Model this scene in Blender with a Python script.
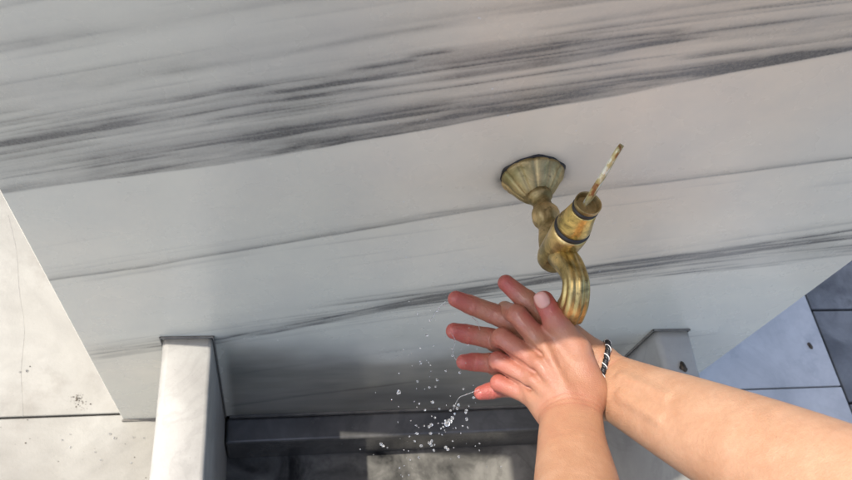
import bpy, bmesh, math
import numpy as np
from mathutils import Vector, Matrix, noise as mnoise

for o in list(bpy.data.objects):
    bpy.data.objects.remove(o)
SC = bpy.context.scene

# ------------------------------------------------------------------ camera
FPX, PPX, PPY = 734.0, 426.0, 240.0
_d1 = np.array([-138., -1243., 734.]); _d2 = np.array([-157., 451., 734.])
_d1 /= np.linalg.norm(_d1); _d2 /= np.linalg.norm(_d2)
_d2 -= _d1*(_d1@_d2); _d2 /= np.linalg.norm(_d2)
_d3 = np.cross(_d2, _d1)
if _d3[0] < 0: _d3 = -_d3
RW = np.array([_d3, _d1, -_d2])            # photo-camera axes -> world axes
CAM = np.array([0.0, -0.45, 1.394])
cd = bpy.data.cameras.new('camera'); cam = bpy.data.objects.new('camera', cd)
SC.collection.objects.link(cam); SC.camera = cam
cd.sensor_width = 36.0; cd.lens = FPX*36.0/852.0
cd.clip_start = 0.02; cd.clip_end = 200
cd.dof.use_dof = True; cd.dof.focus_distance = 0.70; cd.dof.aperture_fstop = 13
M = np.eye(4); M[:3, 0] = RW[:, 0]; M[:3, 1] = -RW[:, 1]; M[:3, 2] = -RW[:, 2]; M[:3, 3] = CAM
cam.matrix_world = Matrix(M.tolist())

def PX(x, y, d):                           # measured point of the photograph at depth d
    return CAM + RW @ np.array([x-PPX, y-PPY, FPX])*(d/FPX)

# ------------------------------------------------------------------ light
SUN = Vector((-0.58, 0.058, 1.0)).normalized()
world = bpy.data.worlds.new("World"); SC.world = world; world.use_nodes = True
wn = world.node_tree.nodes; wl = world.node_tree.links
bg = wn['Background']; sky = wn.new('ShaderNodeTexSky'); sky.sky_type = 'NISHITA'
sky.sun_disc = False; sky.air_density = .8; sky.dust_density = 2.5; sky.ozone_density = .7; sky.sun_elevation = math.asin(SUN.z)
sky.sun_rotation = math.atan2(SUN.x, SUN.y)
wl.new(sky.outputs[0], bg.inputs[0]); bg.inputs[1].default_value = 0.15
sd = bpy.data.lights.new('sun', 'SUN'); sun = bpy.data.objects.new('sun', sd)
SC.collection.objects.link(sun)
sd.energy = 2.15; sd.angle = math.radians(0.6); sd.color = (1.0, 0.95, 0.87)
sun.rotation_euler = SUN.to_track_quat('Z', 'Y').to_euler()
SC.view_settings.view_transform = 'Standard'; SC.view_settings.look = 'None'
SC.view_settings.gamma = 1; SC.view_settings.use_curve_mapping = False
SC.view_settings.exposure = 1.32

# ------------------------------------------------------------------ helpers
def link_mesh(name, me, mat=None, parent=None, smooth=True):
    o = bpy.data.objects.new(name, me); SC.collection.objects.link(o)
    if mat: me.materials.append(mat)
    if smooth: me.polygons.foreach_set('use_smooth', [True]*len(me.polygons))
    if parent:
        o.parent = parent; o.matrix_parent_inverse = Matrix.Translation(-parent.location)
    return o
def tag(o, label=None, cat=None, group=None, kind=None):
    for k, v in (('label', label), ('category', cat), ('group', group), ('kind', kind)):
        if v: o[k] = v
    return o
def empty(name, loc):
    o = bpy.data.objects.new(name, None); SC.collection.objects.link(o)
    o.location = loc; o.empty_display_size = 0.05
    return o
def add_box(bm, lo, hi, bev=0.0, seg=2):
    vs = [bm.verts.new((x, y, z)) for x in (lo[0], hi[0]) for y in (lo[1], hi[1]) for z in (lo[2], hi[2])]
    fs = []
    for q in ((0,1,3,2),(4,6,7,5),(0,4,5,1),(2,3,7,6),(0,2,6,4),(1,5,7,3)):
        fs.append(bm.faces.new([vs[i] for i in q]))
    if bev:
        es = list({e for f in fs for e in f.edges})
        bmesh.ops.bevel(bm, geom=es, offset=bev, segments=seg, affect='EDGES', profile=0.5)
def mesh_of(bm, name='m'):
    me = bpy.data.meshes.new(name); bmesh.ops.recalc_face_normals(bm, faces=bm.faces[:])
    bm.to_mesh(me); bm.free(); return me
def mesh_np(name, V, F):
    me = bpy.data.meshes.new(name)
    me.vertices.add(len(V)); me.vertices.foreach_set('co', np.asarray(V, np.float32).ravel())
    n = len(F); k = F.shape[1]
    me.loops.add(n*k); me.loops.foreach_set('vertex_index', np.asarray(F, np.int32).ravel())
    me.polygons.add(n); me.polygons.foreach_set('loop_start', np.arange(0, n*k, k, dtype=np.int32))
    me.polygons.foreach_set('loop_total', np.full(n, k, dtype=np.int32))
    me.update(calc_edges=True); me.validate(); return me

def sweep(pts, rads, n=32, flute=None, up=(1, 0, 0), cap=True):
    """tube along pts (list of Vector), ring radius rads[i]; flute(i, ang)->factor"""
    bm = bmesh.new(); rings = []
    pts = [Vector(p) for p in pts]; up = Vector(up)
    for i, p in enumerate(pts):
        t = (pts[min(i+1, len(pts)-1)]-pts[max(i-1, 0)]).normalized()
        a = (up - t*up.dot(t)).normalized(); b = t.cross(a)
        r = []
        for k in range(n):
            an = 2*math.pi*k/n; f = flute(i, an) if flute else 1.0
            r.append(bm.verts.new(p + (a*math.cos(an)+b*math.sin(an))*rads[i]*f))
        rings.append(r)
    for i in range(len(rings)-1):
        for k in range(n):
            bm.faces.new((rings[i][k], rings[i][(k+1) % n], rings[i+1][(k+1) % n], rings[i+1][k]))
    if cap:
        bm.faces.new(list(reversed(rings[0]))); bm.faces.new(rings[-1])
    return bm
def catmull(P, n):
    P = [np.array(p, float) for p in P]; P = [2*P[0]-P[1]]+P+[2*P[-1]-P[-2]]; out = []
    for i in range(1, len(P)-2):
        for k in range(n):
            t = k/n; a, b, c, d = P[i-1:i+3]
            out.append(0.5*((2*b)+(c-a)*t+(2*a-5*b+4*c-d)*t*t+(3*b-a-3*c+d)*t**3))
    out.append(P[-2]); return out

# numpy value noise ---------------------------------------------------
def vnoise(u, v, seed):
    rng = np.random.RandomState(seed); T = rng.rand(256, 256).astype(np.float32)
    iu = np.floor(u).astype(int); iv = np.floor(v).astype(int); fu = u-iu; fv = v-iv
    fu = fu*fu*(3-2*fu); fv = fv*fv*(3-2*fv)
    a = T[iu & 255, iv & 255]; b = T[(iu+1) & 255, iv & 255]
    c = T[iu & 255, (iv+1) & 255]; d = T[(iu+1) & 255, (iv+1) & 255]
    return (a*(1-fu)+b*fu)*(1-fv)+(c*(1-fu)+d*fu)*fv
def fbm(u, v, seed, oct=4):
    s = 0; a = 1; t = 0
    for i in range(oct):
        s = s+a*vnoise(u*2**i, v*2**i, seed+i*7); t += a; a *= .55
    return s/t

# ------------------------------------------------------------------ materials
class NT:
    def __init__(s, name):
        s.m = bpy.data.materials.new(name); s.m.use_nodes = True
        s.t = s.m.node_tree; s.b = s.t.nodes['Principled BSDF']
        s.co = s.t.nodes.new('ShaderNodeTexCoord')
    def n(s, typ, **kw):
        x = s.t.nodes.new(typ)
        for k, v in kw.items(): setattr(x, k, v)
        return x
    def l(s, a, b): s.t.links.new(a, b)
    def noise(s, scale, detail=5, rough=.55, vec=None, dist=0):
        x = s.n('ShaderNodeTexNoise'); x.inputs['Scale'].default_value = scale
        x.inputs['Detail'].default_value = detail; x.inputs['Roughness'].default_value = rough
        x.inputs['Distortion'].default_value = dist
        s.l(vec or s.co.outputs['Object'], x.inputs['Vector']); return x.outputs['Fac']
    def ramp(s, fac, stops):
        x = s.n('ShaderNodeValToRGB'); e = x.color_ramp.elements
        while len(e) < len(stops): e.new(0.5)
        for i, (p, c) in enumerate(stops):
            e[i].position = p; e[i].color = tuple(c)+(1,) if len(c) == 3 else c
        s.l(fac, x.inputs['Fac']); return x.outputs['Color']
    def mix(s, fac, a, b, mode='MIX'):
        x = s.n('ShaderNodeMix', data_type='RGBA', blend_type=mode)
        for val, sock in ((fac, x.inputs[0]), (a, x.inputs[6]), (b, x.inputs[7])):
            if hasattr(val, 'is_linked') or hasattr(val, 'links'): s.l(val, sock)
            elif isinstance(val, (int, float)): sock.default_value = val
            else: sock.default_value = tuple(val)+(1,)
        return x.outputs[2]
    def math(s, op, a, b=None, c=None):
        x = s.n('ShaderNodeMath', operation=op)
        for i, v in enumerate((a, b, c)):
            if v is None: continue
            if isinstance(v, (int, float)): x.inputs[i].default_value = v
            else: s.l(v, x.inputs[i])
        return x.outputs[0]
    def mapping(s, scale, rot=(0, 0, 0)):
        x = s.n('ShaderNodeMapping'); x.inputs['Scale'].default_value = scale
        x.inputs['Rotation'].default_value = rot
        s.l(s.co.outputs['Object'], x.inputs['Vector']); return x.outputs['Vector']
    def bump(s, h, strength=.2, dist=.001):
        x = s.n('ShaderNodeBump'); x.inputs['Strength'].default_value = strength
        x.inputs['Distance'].default_value = dist; s.l(h, x.inputs['Height'])
        s.l(x.outputs[0], s.b.inputs['Normal'])
    def col(s, c): s.l(c, s.b.inputs['Base Color'])
    def rough(s, v):
        if isinstance(v, (int, float)): s.b.inputs['Roughness'].default_value = v
        else: s.l(v, s.b.inputs['Roughness'])

def stone(name, base, dark, stain=None, scale=6, rough=.45, vein=.5, speck=True, spec=.5, bumpd=.0006):
    k = NT(name)
    c = k.ramp(k.noise(scale, 6, .6, dist=.6), [(.35, dark), (.62, base)])
    c = k.mix(k.ramp(k.noise(scale*7, 4, .6), [(.45, (0, 0, 0)), (.75, (.35,)*3)]), c, [x*.72 for x in base])
    if vein:
        v = k.noise(scale*.55, 8, .6, dist=1.6)
        vv = k.math('ABSOLUTE', k.math('SUBTRACT', v, .5))
        c = k.mix(k.ramp(vv, [(0, (vein,)*3), (.035, (0, 0, 0))]), c, [x*.45 for x in base])
    if stain:
        c = k.mix(k.ramp(k.noise(scale*1.7, 7, .65), [(.56, (0, 0, 0)), (.72, (.6,)*3)]), c, stain)
    if speck:
        c = k.mix(k.ramp(k.noise(240, 2), [(.68, (0, 0, 0)), (.78, (.45,)*3)]), c, [x*.5 for x in base])
    k.col(c)
    k.rough(k.math('MULTIPLY_ADD', k.noise(18), .25, rough-.12))
    k.b.inputs['Specular IOR Level'].default_value = spec
    k.bump(k.noise(160, 5, .65), .35, bumpd)
    return k.m

# wall marble: attribute 'vein' (0..1) laid down along the stone's bedding + grain
def wall_marble():
    k = NT('veined_marble')
    at = k.n('ShaderNodeAttribute', attribute_name='vein'); v = at.outputs['Fac']
    at2 = k.n('ShaderNodeAttribute', attribute_name='tone'); t = at2.outputs['Fac']
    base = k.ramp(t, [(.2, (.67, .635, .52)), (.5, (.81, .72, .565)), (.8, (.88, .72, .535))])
    g = k.noise(300, 4, .75)
    v2 = k.math('ADD', v, k.math('MULTIPLY', k.math('SUBTRACT', g, .5), k.math('MULTIPLY_ADD', v, .55, .04)))
    c = k.mix(k.ramp(v2, [(0, (0, 0, 0)), (1, (1, 1, 1))]), base, (.075, .073, .070))
    c = k.mix(k.ramp(k.noise(9, 6, .6), [(.4, (0, 0, 0)), (.8, (.3,)*3)]), c, (.46, .44, .41))
    c = k.mix(k.ramp(k.noise(90, 2), [(.735, (0, 0, 0)), (.77, (.5,)*3)]), c, (.75, .76, .76))
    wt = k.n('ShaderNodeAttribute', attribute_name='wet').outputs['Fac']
    c = k.mix(wt, c, (.20, .20, .195), 'MULTIPLY')  # dark multiply holds painted shade as well as damp stone
    k.col(c)
    k.rough(k.math('SUBTRACT', k.math('MULTIPLY_ADD', k.noise(14, 5), .30, .12), k.math('MULTIPLY', wt, .12)))
    k.bump(k.math('ADD', k.noise(60, 4), k.math('MULTIPLY', k.noise(500, 3), .4)), .25, .0005)
    k.b.inputs['Specular IOR Level'].default_value = .4
    return k.m

M_WALL = wall_marble()
M_KERB = stone('kerb_marble', (.37, .355, .315), (.28, .265, .235), stain=(.34, .32, .28), scale=7, rough=.5, vein=.2)
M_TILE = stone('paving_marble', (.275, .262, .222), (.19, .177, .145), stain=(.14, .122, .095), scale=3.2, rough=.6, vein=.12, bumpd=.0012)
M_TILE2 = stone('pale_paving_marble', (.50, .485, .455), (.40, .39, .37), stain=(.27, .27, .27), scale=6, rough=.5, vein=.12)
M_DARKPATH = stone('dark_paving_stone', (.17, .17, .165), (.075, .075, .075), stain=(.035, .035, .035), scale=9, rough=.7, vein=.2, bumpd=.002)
M_BASIN = stone('wet_basin_marble', (.22, .21, .185), (.012, .012, .012), stain=(.005, .005, .005), scale=9, rough=.42, vein=.5, spec=.2)
M_LEDGE = stone('wet_ledge_marble', (.13, .125, .115), (.045, .045, .045), scale=7, rough=.22, vein=.3, spec=.6)
M_GROUT = stone('grout', (.20, .185, .155), (.12, .11, .095), scale=30, rough=.9, vein=0)

def brass(name, tint=1.0, patina=.55, rough=.34):
    k = NT(name)
    a = k.noise(38, 6, .65, dist=.5)
    c = k.ramp(a, [(.34, (.20, .145, .055)), (.47, (.46*tint, .34*tint, .135)), (.62, (.78*tint, .56*tint, .23))])
    c = k.mix(k.ramp(k.noise(22, 5), [(.48, (0, 0, 0)), (.72, (patina,)*3)]), c, (.24, .215, .095))
    c = k.mix(k.ramp(k.noise(150, 3), [(.62, (0, 0, 0)), (.75, (.6,)*3)]), c, (.08, .06, .03))
    k.col(c); k.b.inputs['Metallic'].default_value = .9
    k.rough(k.math('MULTIPLY_ADD', k.noise(60, 5), .4, rough-.18))
    k.bump(k.math('ADD', k.noise(90, 5), k.math('MULTIPLY', k.noise(400, 3), .3)), .5, .0009)
    return k.m
M_BRASS = brass('aged_brass'); M_BRASS2 = brass('rubbed_brass', 1.2, .25, .30)
M_BRASS3 = brass('dull_brass', .85, .8, .5)
k = NT('black_rubber'); k.b.inputs['Base Color'].default_value = (.018, .015, .013, 1); k.rough(.5); M_RUB = k.m
k = NT('flaking_stem')
vv = k.mapping((150, 150, 75)); nn = k.noise(1.0, 3, .5, vec=vv)
k.col(k.ramp(nn, [(.36, (.28, .12, .04)), (.42, (.50, .40, .16)), (.52, (.60, .52, .27)), (.57, (.80, .78, .64))]))
k.b.inputs['Metallic'].default_value = .35; k.rough(.4); k.bump(nn, .6, .001); M_STEM = k.m

def skin():
    k = NT('skin')
    at = k.n('ShaderNodeAttribute', attribute_name='flush'); f = at.outputs['Fac']
    f2 = k.math('ADD', f, k.math('MULTIPLY', k.math('SUBTRACT', k.noise(38, 5), .5), .5))
    c = k.ramp(f2, [(0, (.50, .300, .190)), (.22, (.40, .215, .122)), (.5, (.33, .140, .083)), (1, (.345, .078, .060))])
    c = k.mix(k.ramp(k.noise(260, 3), [(.35, (.18,)*3), (.65, (0, 0, 0))]), c, (.30, .14, .085))
    c = k.mix(k.ramp(k.noise(14, 3), [(.55, (0, 0, 0)), (.75, (.25,)*3)]), c, (.47, .29, .185))
    ac = k.n('ShaderNodeAttribute', attribute_name='crease')
    c = k.mix(k.math('MULTIPLY', ac.outputs['Fac'], .7), c, (.33, .11, .07))
    k.col(c)
    k.b.inputs['Subsurface Weight'].default_value = .28
    k.b.inputs['Subsurface Radius'].default_value = (1, .35, .2)
    k.b.inputs['Subsurface Scale'].default_value = .006
    k.b.inputs['Specular IOR Level'].default_value = .45
    k.rough(k.math('MULTIPLY_ADD', k.noise(70, 4), .3, .32))
    wt = k.n('ShaderNodeAttribute', attribute_name='wet').outputs['Fac']
    k.l(k.math('MULTIPLY', wt, k.ramp(k.noise(90, 3), [(.48, (.0,)*3), (.64, (.6,)*3)])), k.b.inputs['Coat Weight']); k.b.inputs['Coat Roughness'].default_value = .08; k.b.inputs['Coat IOR'].default_value = 1.4
    vo = k.n('ShaderNodeTexVoronoi'); vo.inputs['Scale'].default_value = 900
    k.l(k.co.outputs['Object'], vo.inputs['Vector'])
    wv = k.noise(1.0, 6, .7, vec=k.mapping((330, 330, 120), (.3, .5, .9)), dist=.8)
    h = k.math('ADD', k.math('MULTIPLY', vo.outputs['Distance'], .35), k.math('ADD', k.math('MULTIPLY', wv, .7), k.math('MULTIPLY', k.noise(60, 4, .6), .8)))
    k.bump(h, .6, .0010)
    return k.m
M_SKIN = skin()
k = NT('nail'); k.b.inputs['Base Color'].default_value = (.50, .27, .22, 1); k.rough(.22)
k.b.inputs['Subsurface Weight'].default_value = .2; k.b.inputs['Subsurface Scale'].default_value = .003; M_NAIL = k.m
k = NT('black_cord'); k.b.inputs['Base Color'].default_value = (.012, .012, .014, 1); k.rough(.45); M_CORDB = k.m
k = NT('silver_cord'); k.b.inputs['Base Color'].default_value = (.6, .6, .58, 1); k.rough(.35); M_CORDW = k.m
k = NT('water'); k.b.inputs['Base Color'].default_value = (1, 1, 1, 1); k.rough(.0)
k.b.inputs['Transmission Weight'].default_value = .95; k.b.inputs['IOR'].default_value = 1.33; M_WATER = k.m
k = NT('dry_leaf'); k.col(k.ramp(k.noise(200), [(.4, (.02, .013, .008)), (.6, (.07, .045, .02))])); k.rough(.7); M_LEAF = k.m

# ------------------------------------------------------------------ the setting
WL, WR, WTOP = -0.269, 0.816, 1.25
KZ = 0.372
# base earth + joints
bm = bmesh.new(); add_box(bm, (-60, -60, -.8), (60, 60, -.19))
tag(link_mesh('ground', mesh_of(bm), M_GROUT, smooth=False), kind='structure')

def tiles(name, mat, xs, ys, jit=0, gap=.0016, z=0.0, skip=None, seed=1):
    bm = bmesh.new(); rng = np.random.RandomState(seed)
    for i in range(len(xs)-1):
        for j in range(len(ys)-1):
            if skip and skip(xs[i], xs[i+1], ys[j], ys[j+1]): continue
            dz = rng.uniform(-.0012, 0)
            add_box(bm, (xs[i]+gap, ys[j]+gap, z-.185), (xs[i+1]-gap, ys[j+1]-gap, z+dz), .0022, 2)
    return tag(link_mesh(name, mesh_of(bm), mat, smooth=False), kind='structure')
tiles('pavement', M_TILE, [-3.6, -3.0, -2.4, -1.75, -1.15, -.15], [-3.0, -2.4, -1.8, -1.2, -.6, .012, .58, 1.2, 1.8, 2.4, 3.0])
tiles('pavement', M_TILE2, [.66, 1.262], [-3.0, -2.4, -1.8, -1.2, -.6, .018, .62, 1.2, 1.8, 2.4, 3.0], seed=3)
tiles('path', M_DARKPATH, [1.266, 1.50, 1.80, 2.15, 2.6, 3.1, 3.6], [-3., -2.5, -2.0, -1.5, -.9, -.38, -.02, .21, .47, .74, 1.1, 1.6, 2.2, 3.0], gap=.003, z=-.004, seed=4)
# basin floor and front pavement
bm = bmesh.new()
for x0, x1 in ((-.15, .66),):
    add_box(bm, (x0, -.86, -.18), (x1, 0.02, -.11), .002)
tag(link_mesh('basin_floor', mesh_of(bm), M_BASIN, smooth=False), kind='structure')
bm = bmesh.new(); add_box(bm, (-.15, -3.0, -.06), (.66, -.83, 0), .003)  # unseen ground, made dark to keep bounce off the slab
tag(link_mesh('path', mesh_of(bm), M_DARKPATH, smooth=False), kind='structure')  # unseen dark ground, added to keep bounce off the slab
# pavement behind block
bm = bmesh.new(); add_box(bm, (-.15, .64, -.06), (.66, 3.0, 0), .003)
tag(link_mesh('pavement', mesh_of(bm), M_TILE, smooth=False), kind='structure')

# ------------------------------------------------------------------ fountain block
fount = empty('marble_fountain', ((WL+WR)/2, .3, 0))
tag(fount, 'tall pale marble fountain block with dark slanting veins behind the brass tap', 'fountain')
nx, nz = 800, 900
xs = np.linspace(WL+.0035, WR-.0035, nx); zs = np.linspace(0.0, WTOP, nz)
X, Z = np.meshgrid(xs, zs, indexing='ij')
slope = lambda x: .30
UU = X*1.0; VV = Z-.31*X+.05*X*X
wob = .006*(fbm(X*6, Z*9, 11, 3)-.5)
streak = fbm(UU*2.6+7, VV*60, 21, 4); streak2 = .6*fbm(UU*9+3, VV*150, 31, 3)+.4*fbm(UU*60, VV*160, 33, 2)
vein = np.zeros_like(X)
# (points, darkness, feather up, feather down, fade-in, fade-out)
S = [
 ([(-.3,.722),(-.267,.73),(-.058,.787),(.146,.855),(.335,.925),(.512,.994),(.82,1.095)], .80, .016, .0013, .02, .01),
 ([(-.267,.733),(.146,.862),(.4,.955),(.75,1.075)], .22, .075, .004, .01, .01),
 ([(-.02,.806),(.07,.838),(.2,.885),(.33,.932)], .50, .009, .002, .06, .08),
 ([(-.27,.80),(-.154,.835),(-.066,.862),(.046,.906),(.129,.940),(.3,.99)], .48, .013, .002, .03, .05),
 ([(-.24,.755),(-.15,.785),(-.08,.808)], .42, .007, .002, .05, .04),
 ([(-.12,.828),(-.03,.858),(.06,.885),(.10,.897)], .34, .006, .002, .05, .03),
 ([(-.05,.818),(.05,.850),(.14,.878),(.2,.898)], .50, .012, .002, .05, .05),
 ([(.05,.925),(.10,.94),(.125,.948)], .55, .004, .002, .03, .02),
 ([(.10,.945),(.13,.955),(.155,.963)], .5, .004, .002, .02, .02),
 ([(.10,.905),(.17,.929),(.245,.954),(.32,.981),(.38,1.0)], .50, .013, .002, .06, .05),
 ([(.17,.950),(.245,.972),(.3,.99),(.36,1.006)], .42, .009, .003, .05, .04),
 ([(.19,.985),(.276,1.008),(.34,1.027),(.5,1.08)], .55, .016, .003, .04, .02),
 ([(.33,.963),(.42,.988),(.453,.997),(.54,1.02),(.7,1.07)], .48, .012, .002, .05, .03),
 ([(-.27,.862),(-.146,.892),(-.062,.920),(.122,.986),(.3,1.045)], .38, .020, .006, .02, .04),
 ([(-.24,.93),(-.1,.962),(.1,1.03),(.3,1.09)], .16, .03, .01, .05, .04),
 ([(-.3,.532),(-.259,.546),(-.145,.580),(.03,.646),(.176,.698),(.36,.762),(.634,.837),(.85,.895)], .55, .010, .0022, .02, .02),
 ([(-.25,.535),(-.15,.568),(.0,.62)], .22, .012, .004, .03, .05),
 ([(.0,.640),(.16,.700),(.3,.748),(.45,.80)], .13, .03, .005, .05, .05),
 ([(-.3,.286),(-.259,.298),(-.077,.346),(.039,.396),(.216,.480),(.424,.562),(.85,.694)], .80, .020, .004, .01, .02),
 ([(-.27,.31),(-.077,.36),(.039,.412),(.216,.497),(.424,.583),(.85,.716)], .66, .006, .003, .02, .02),
 ([(-.26,.30),(.039,.404),(.216,.489),(.424,.573),(.85,.706)], .24, .028, .012, .02, .02),
 ([(.40,.592),(.55,.645),(.76,.712)], .30, .012, .003, .08, .02),
 ([(.55,.600),(.65,.632),(.76,.655)], .20, .016, .006, .08, .02),
 ([(-.27,.322),(-.2,.338),(-.14,.352)], .3, .01, .003, .03, .03),
 ([(-.084,.053),(.049,.100),(.172,.131),(.3,.17)], .55, .007, .004, .02, .12),
 ([(-.08,.21),(.1,.27),(.3,.34)], .16, .012, .006, .05, .1),
 ([(.55,.30),(.66,.330),(.75,.352)], .35, .005, .003, .05, .01),
 ([(.60,.775),(.68,.795),(.75,.812)], .22, .008, .003, .05, .01),
]
sm = lambda t: np.clip(t, 0, 1)**2*(3-2*np.clip(t, 0, 1))
for i, (P, dk, fu, fd, fi, fo) in enumerate(S):
    P = np.array(P); zl = np.interp(X, P[:, 0], P[:, 1])+wob+.0035*(fbm(X*13, X*0+i*3.3, 50+i, 3)-.5)
    d = Z-zl
    dd_ = np.maximum(d, 0)
    pr = np.where(d > 0, .50*np.exp(-(dd_/fu)**1.1)+.50*np.exp(-(dd_/(.0028+.10*fu))**1.2), np.exp(-(np.abs(d)/(fd*.8))**1.5))
    fade = sm((X-P[0, 0])/fi)*sm((P[-1, 0]-X)/fo)
    a = fbm(X*9+i*5, VV*30, 60+i, 3); al = .38+.85*sm((a-.32)/.32)
    mod = .55+.9*(streak-.5)*2*np.clip(np.where(d > 0, d/fu, 0), 0, 1)+.45
    vein += .92*dk*pr*fade*al*np.clip(mod, .15, 1.6)*(.72+.9*np.clip(streak2-.3, 0, .6))
vein_lines = vein; vein = np.zeros_like(X)
band = sm((VV-.790)/.02)*sm((1.03-VV)/.16)      # the grey streaked bed
vein += band*(.13+.30*np.clip(streak-.42, 0, 1)*2+.14*(streak2-.5)+.35*np.clip(fbm(UU*3.1+1, VV*46, 77, 3)-.55, 0, 1)*2)
rs = np.random.RandomState(41)
def strokes(n, v0, v1, Lr, tr, dr, u0=-.3, u1=.85):
    for _ in range(n):
        uc = rs.uniform(u0, u1); vc = rs.uniform(v0, v1); L = rs.uniform(*Lr); th = rs.uniform(*tr); dk = rs.uniform(*dr)
        zc = vc+.31*uc-.05*uc*uc
        i0, i1 = np.searchsorted(xs, [uc-L, uc+L]); m = slice(i0, i1)
        if i1-i0 < 3: continue
        sl = .31-.10*uc+rs.uniform(-.012, .012)
        j0, j1 = np.searchsorted(zs, [zc-sl*L-.03, zc+sl*L+.03])
        if j1-j0 < 3: continue
        xx = X[m, j0:j1]; zz = Z[m, j0:j1]
        t = (xx-uc)/L; env = np.clip(1-t*t, 0, 1)**(.7)*np.clip(1.1-.5*t*rs.choice([-1, 1]), .4, 1.4)
        wig = .0022*(vnoise(xx*22+rs.uniform(0, 90), xx*0+rs.uniform(0, 90), 5)-.5)
        d = zz-(zc+(xx-uc)*sl+wig+.2*wob[m, j0:j1])
        pr = np.where(d > 0, np.exp(-(np.maximum(d, 0)/(th*2.2*env+.0004))), np.exp(-(np.abs(d)/(th*.6*env+.0003))**1.4))
        vein[m, j0:j1] += dk*pr*env*(.55+.9*fbm(xx*30, zz*130, 6, 3)[...])
strokes(95, .79, .93, (.03, .16), (.0006, .0019), (.10, .46))
strokes(28, .90, 1.05, (.05, .20), (.0008, .0025), (.06, .24))
strokes(22, .78, .815, (.05, .17), (.0006, .0016), (.10, .36), -.27, .5)
zA = np.interp(X, [-.3, -.267, -.058, .146, .335, .512, .85], [.720, .729, .786, .854, .924, .993, 1.104])+wob
eg = .0030+.020*sm((fbm(X*7, X*0+.5, 45, 3)-.45)/.25)
vein = vein*sm((Z-zA+.0012+eg*.25)/eg)+vein_lines
strokes(40, .395, .465, (.04, .18), (.0007, .0020), (.16, .48), .15, .85)
vein += .20*np.exp(-(np.abs(VV-.430)/.026)**3)*sm((X-.1)/.3)*fbm(UU*3, VV*70, 81, 4)*1.4
strokes(24, .365, .43, (.04, .15), (.0006, .0014), (.08, .30), -.27, .3)
strokes(16, .60, .66, (.03, .10), (.0005, .0012), (.05, .18))
strokes(22, .05, .75, (.03, .14), (.0006, .0016), (.04, .14))
rf = np.sqrt((X-.272)**2+(Z-.785)**2)
vein += .75*np.exp(-((rf-.034)/.007)**2)*fbm(X*40, Z*40, 71, 3)+.20*np.exp(-(rf/.07)**2)*fbm(X*14, Z*14, 72, 3)
b2 = np.exp(-((VV-(.44))/.03)**2)
vein += b2*.06*(streak*2)
vein += .05*(fbm(UU*3, VV*22, 23, 4)-.5)
vein = np.clip(vein, 0, .86)
tone = .22+.55*sm((X+.1)/.55)*sm((Z-.25)/.5)+.5*(fbm(X*3.5, Z*4, 91, 4)-.5)  # warm bounce light put into the colour, strongest at upper middle
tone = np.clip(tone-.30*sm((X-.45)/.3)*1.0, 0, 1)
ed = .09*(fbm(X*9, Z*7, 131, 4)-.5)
wet = .95*sm((.43-Z+ed)/.24)*sm((X+.083)/.02)*sm((.612-X)/.03)*(.80+.5*(fbm(X*5, Z*16, 133, 4)-.5))  # damp slab foot inside the basin, darkened further for the person's shade
caustic = np.exp(-(((X-.205)/.075)**2+((Z-.30)/.05)**2)**1.5)*(.55+.9*(fbm(X*16, Z*16, 135, 4)-.3))  # pale blotch painted for light the basin water throws up
wet = np.clip(wet*(1-np.clip(caustic*1.3, 0, .97)), 0, 1)
V = np.stack([X.ravel(), np.zeros(X.size), Z.ravel()], 1)
idx = np.arange(nx*nz).reshape(nx, nz)
F = np.stack([idx[:-1, :-1], idx[1:, :-1], idx[1:, 1:], idx[:-1, 1:]], -1).reshape(-1, 4)
me = mesh_np('front_panel', V, F)
for nm, arr in (('vein', vein), ('tone', tone), ('wet', wet)):  # 'wet' on the slab holds damp and the person's painted shade
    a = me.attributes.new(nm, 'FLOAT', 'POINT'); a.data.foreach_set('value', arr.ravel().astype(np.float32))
# close the slab (sides, back) so it has real thickness
bm = bmesh.new(); bm.from_mesh(me); bm.verts.ensure_lookup_table()
VL = list(bm.verts)
def bridge(ids, off, flip):
    prev = None
    for q in ids:
        v = VL[q]; w = bm.verts.new((v.co.x+off[0], v.co.y+off[1], v.co.z)); w2 = bm.verts.new((w.co.x, .04, w.co.z))
        if prev: bm.faces.new((prev[0], v, w, prev[1])); bm.faces.new((prev[1], w, w2, prev[2]))
        prev = (v, w, w2)
bm.verts.ensure_lookup_table()
L1 = [int(q) for q in idx[0, ::25]]; L2 = [int(q) for q in idx[-1, ::25]]
for q in (L1, L2):
    bridge(q, (-.0035 if q is L1 else .0035, .0045), False)
me2 = bpy.data.meshes.new('front_panel'); bm.to_mesh(me2); bm.free()
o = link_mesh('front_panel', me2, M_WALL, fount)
bm = bmesh.new(); add_box(bm, (WL+.004, .04, 0.0), (WR-.004, .60, WTOP), .002)
link_mesh('core_block', mesh_of(bm), M_TILE2, fount, smooth=False)
bm = bmesh.new(); add_box(bm, (WL-.033, -.172, WTOP+.001), (WR+.06, .66, WTOP+.075), .006, 3)  # unseen overhanging slab, added to throw shade on hands and basin
link_mesh('shade_slab', mesh_of(bm), M_KERB, fount, smooth=False)
# dark mortar along the foot of the slab
bm = bmesh.new()
add_box(bm, (WL+.001, -.0035, .0005), (-.16, -.0004, .004)); add_box(bm, (.68, -.0035, .0005), (WR-.001, -.0004, .004)); add_box(bm, (-.078, -.004, -.01), (.612, -.0004, .004))
link_mesh('mortar_joint', mesh_of(bm), M_GROUT, fount, smooth=False)

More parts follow.
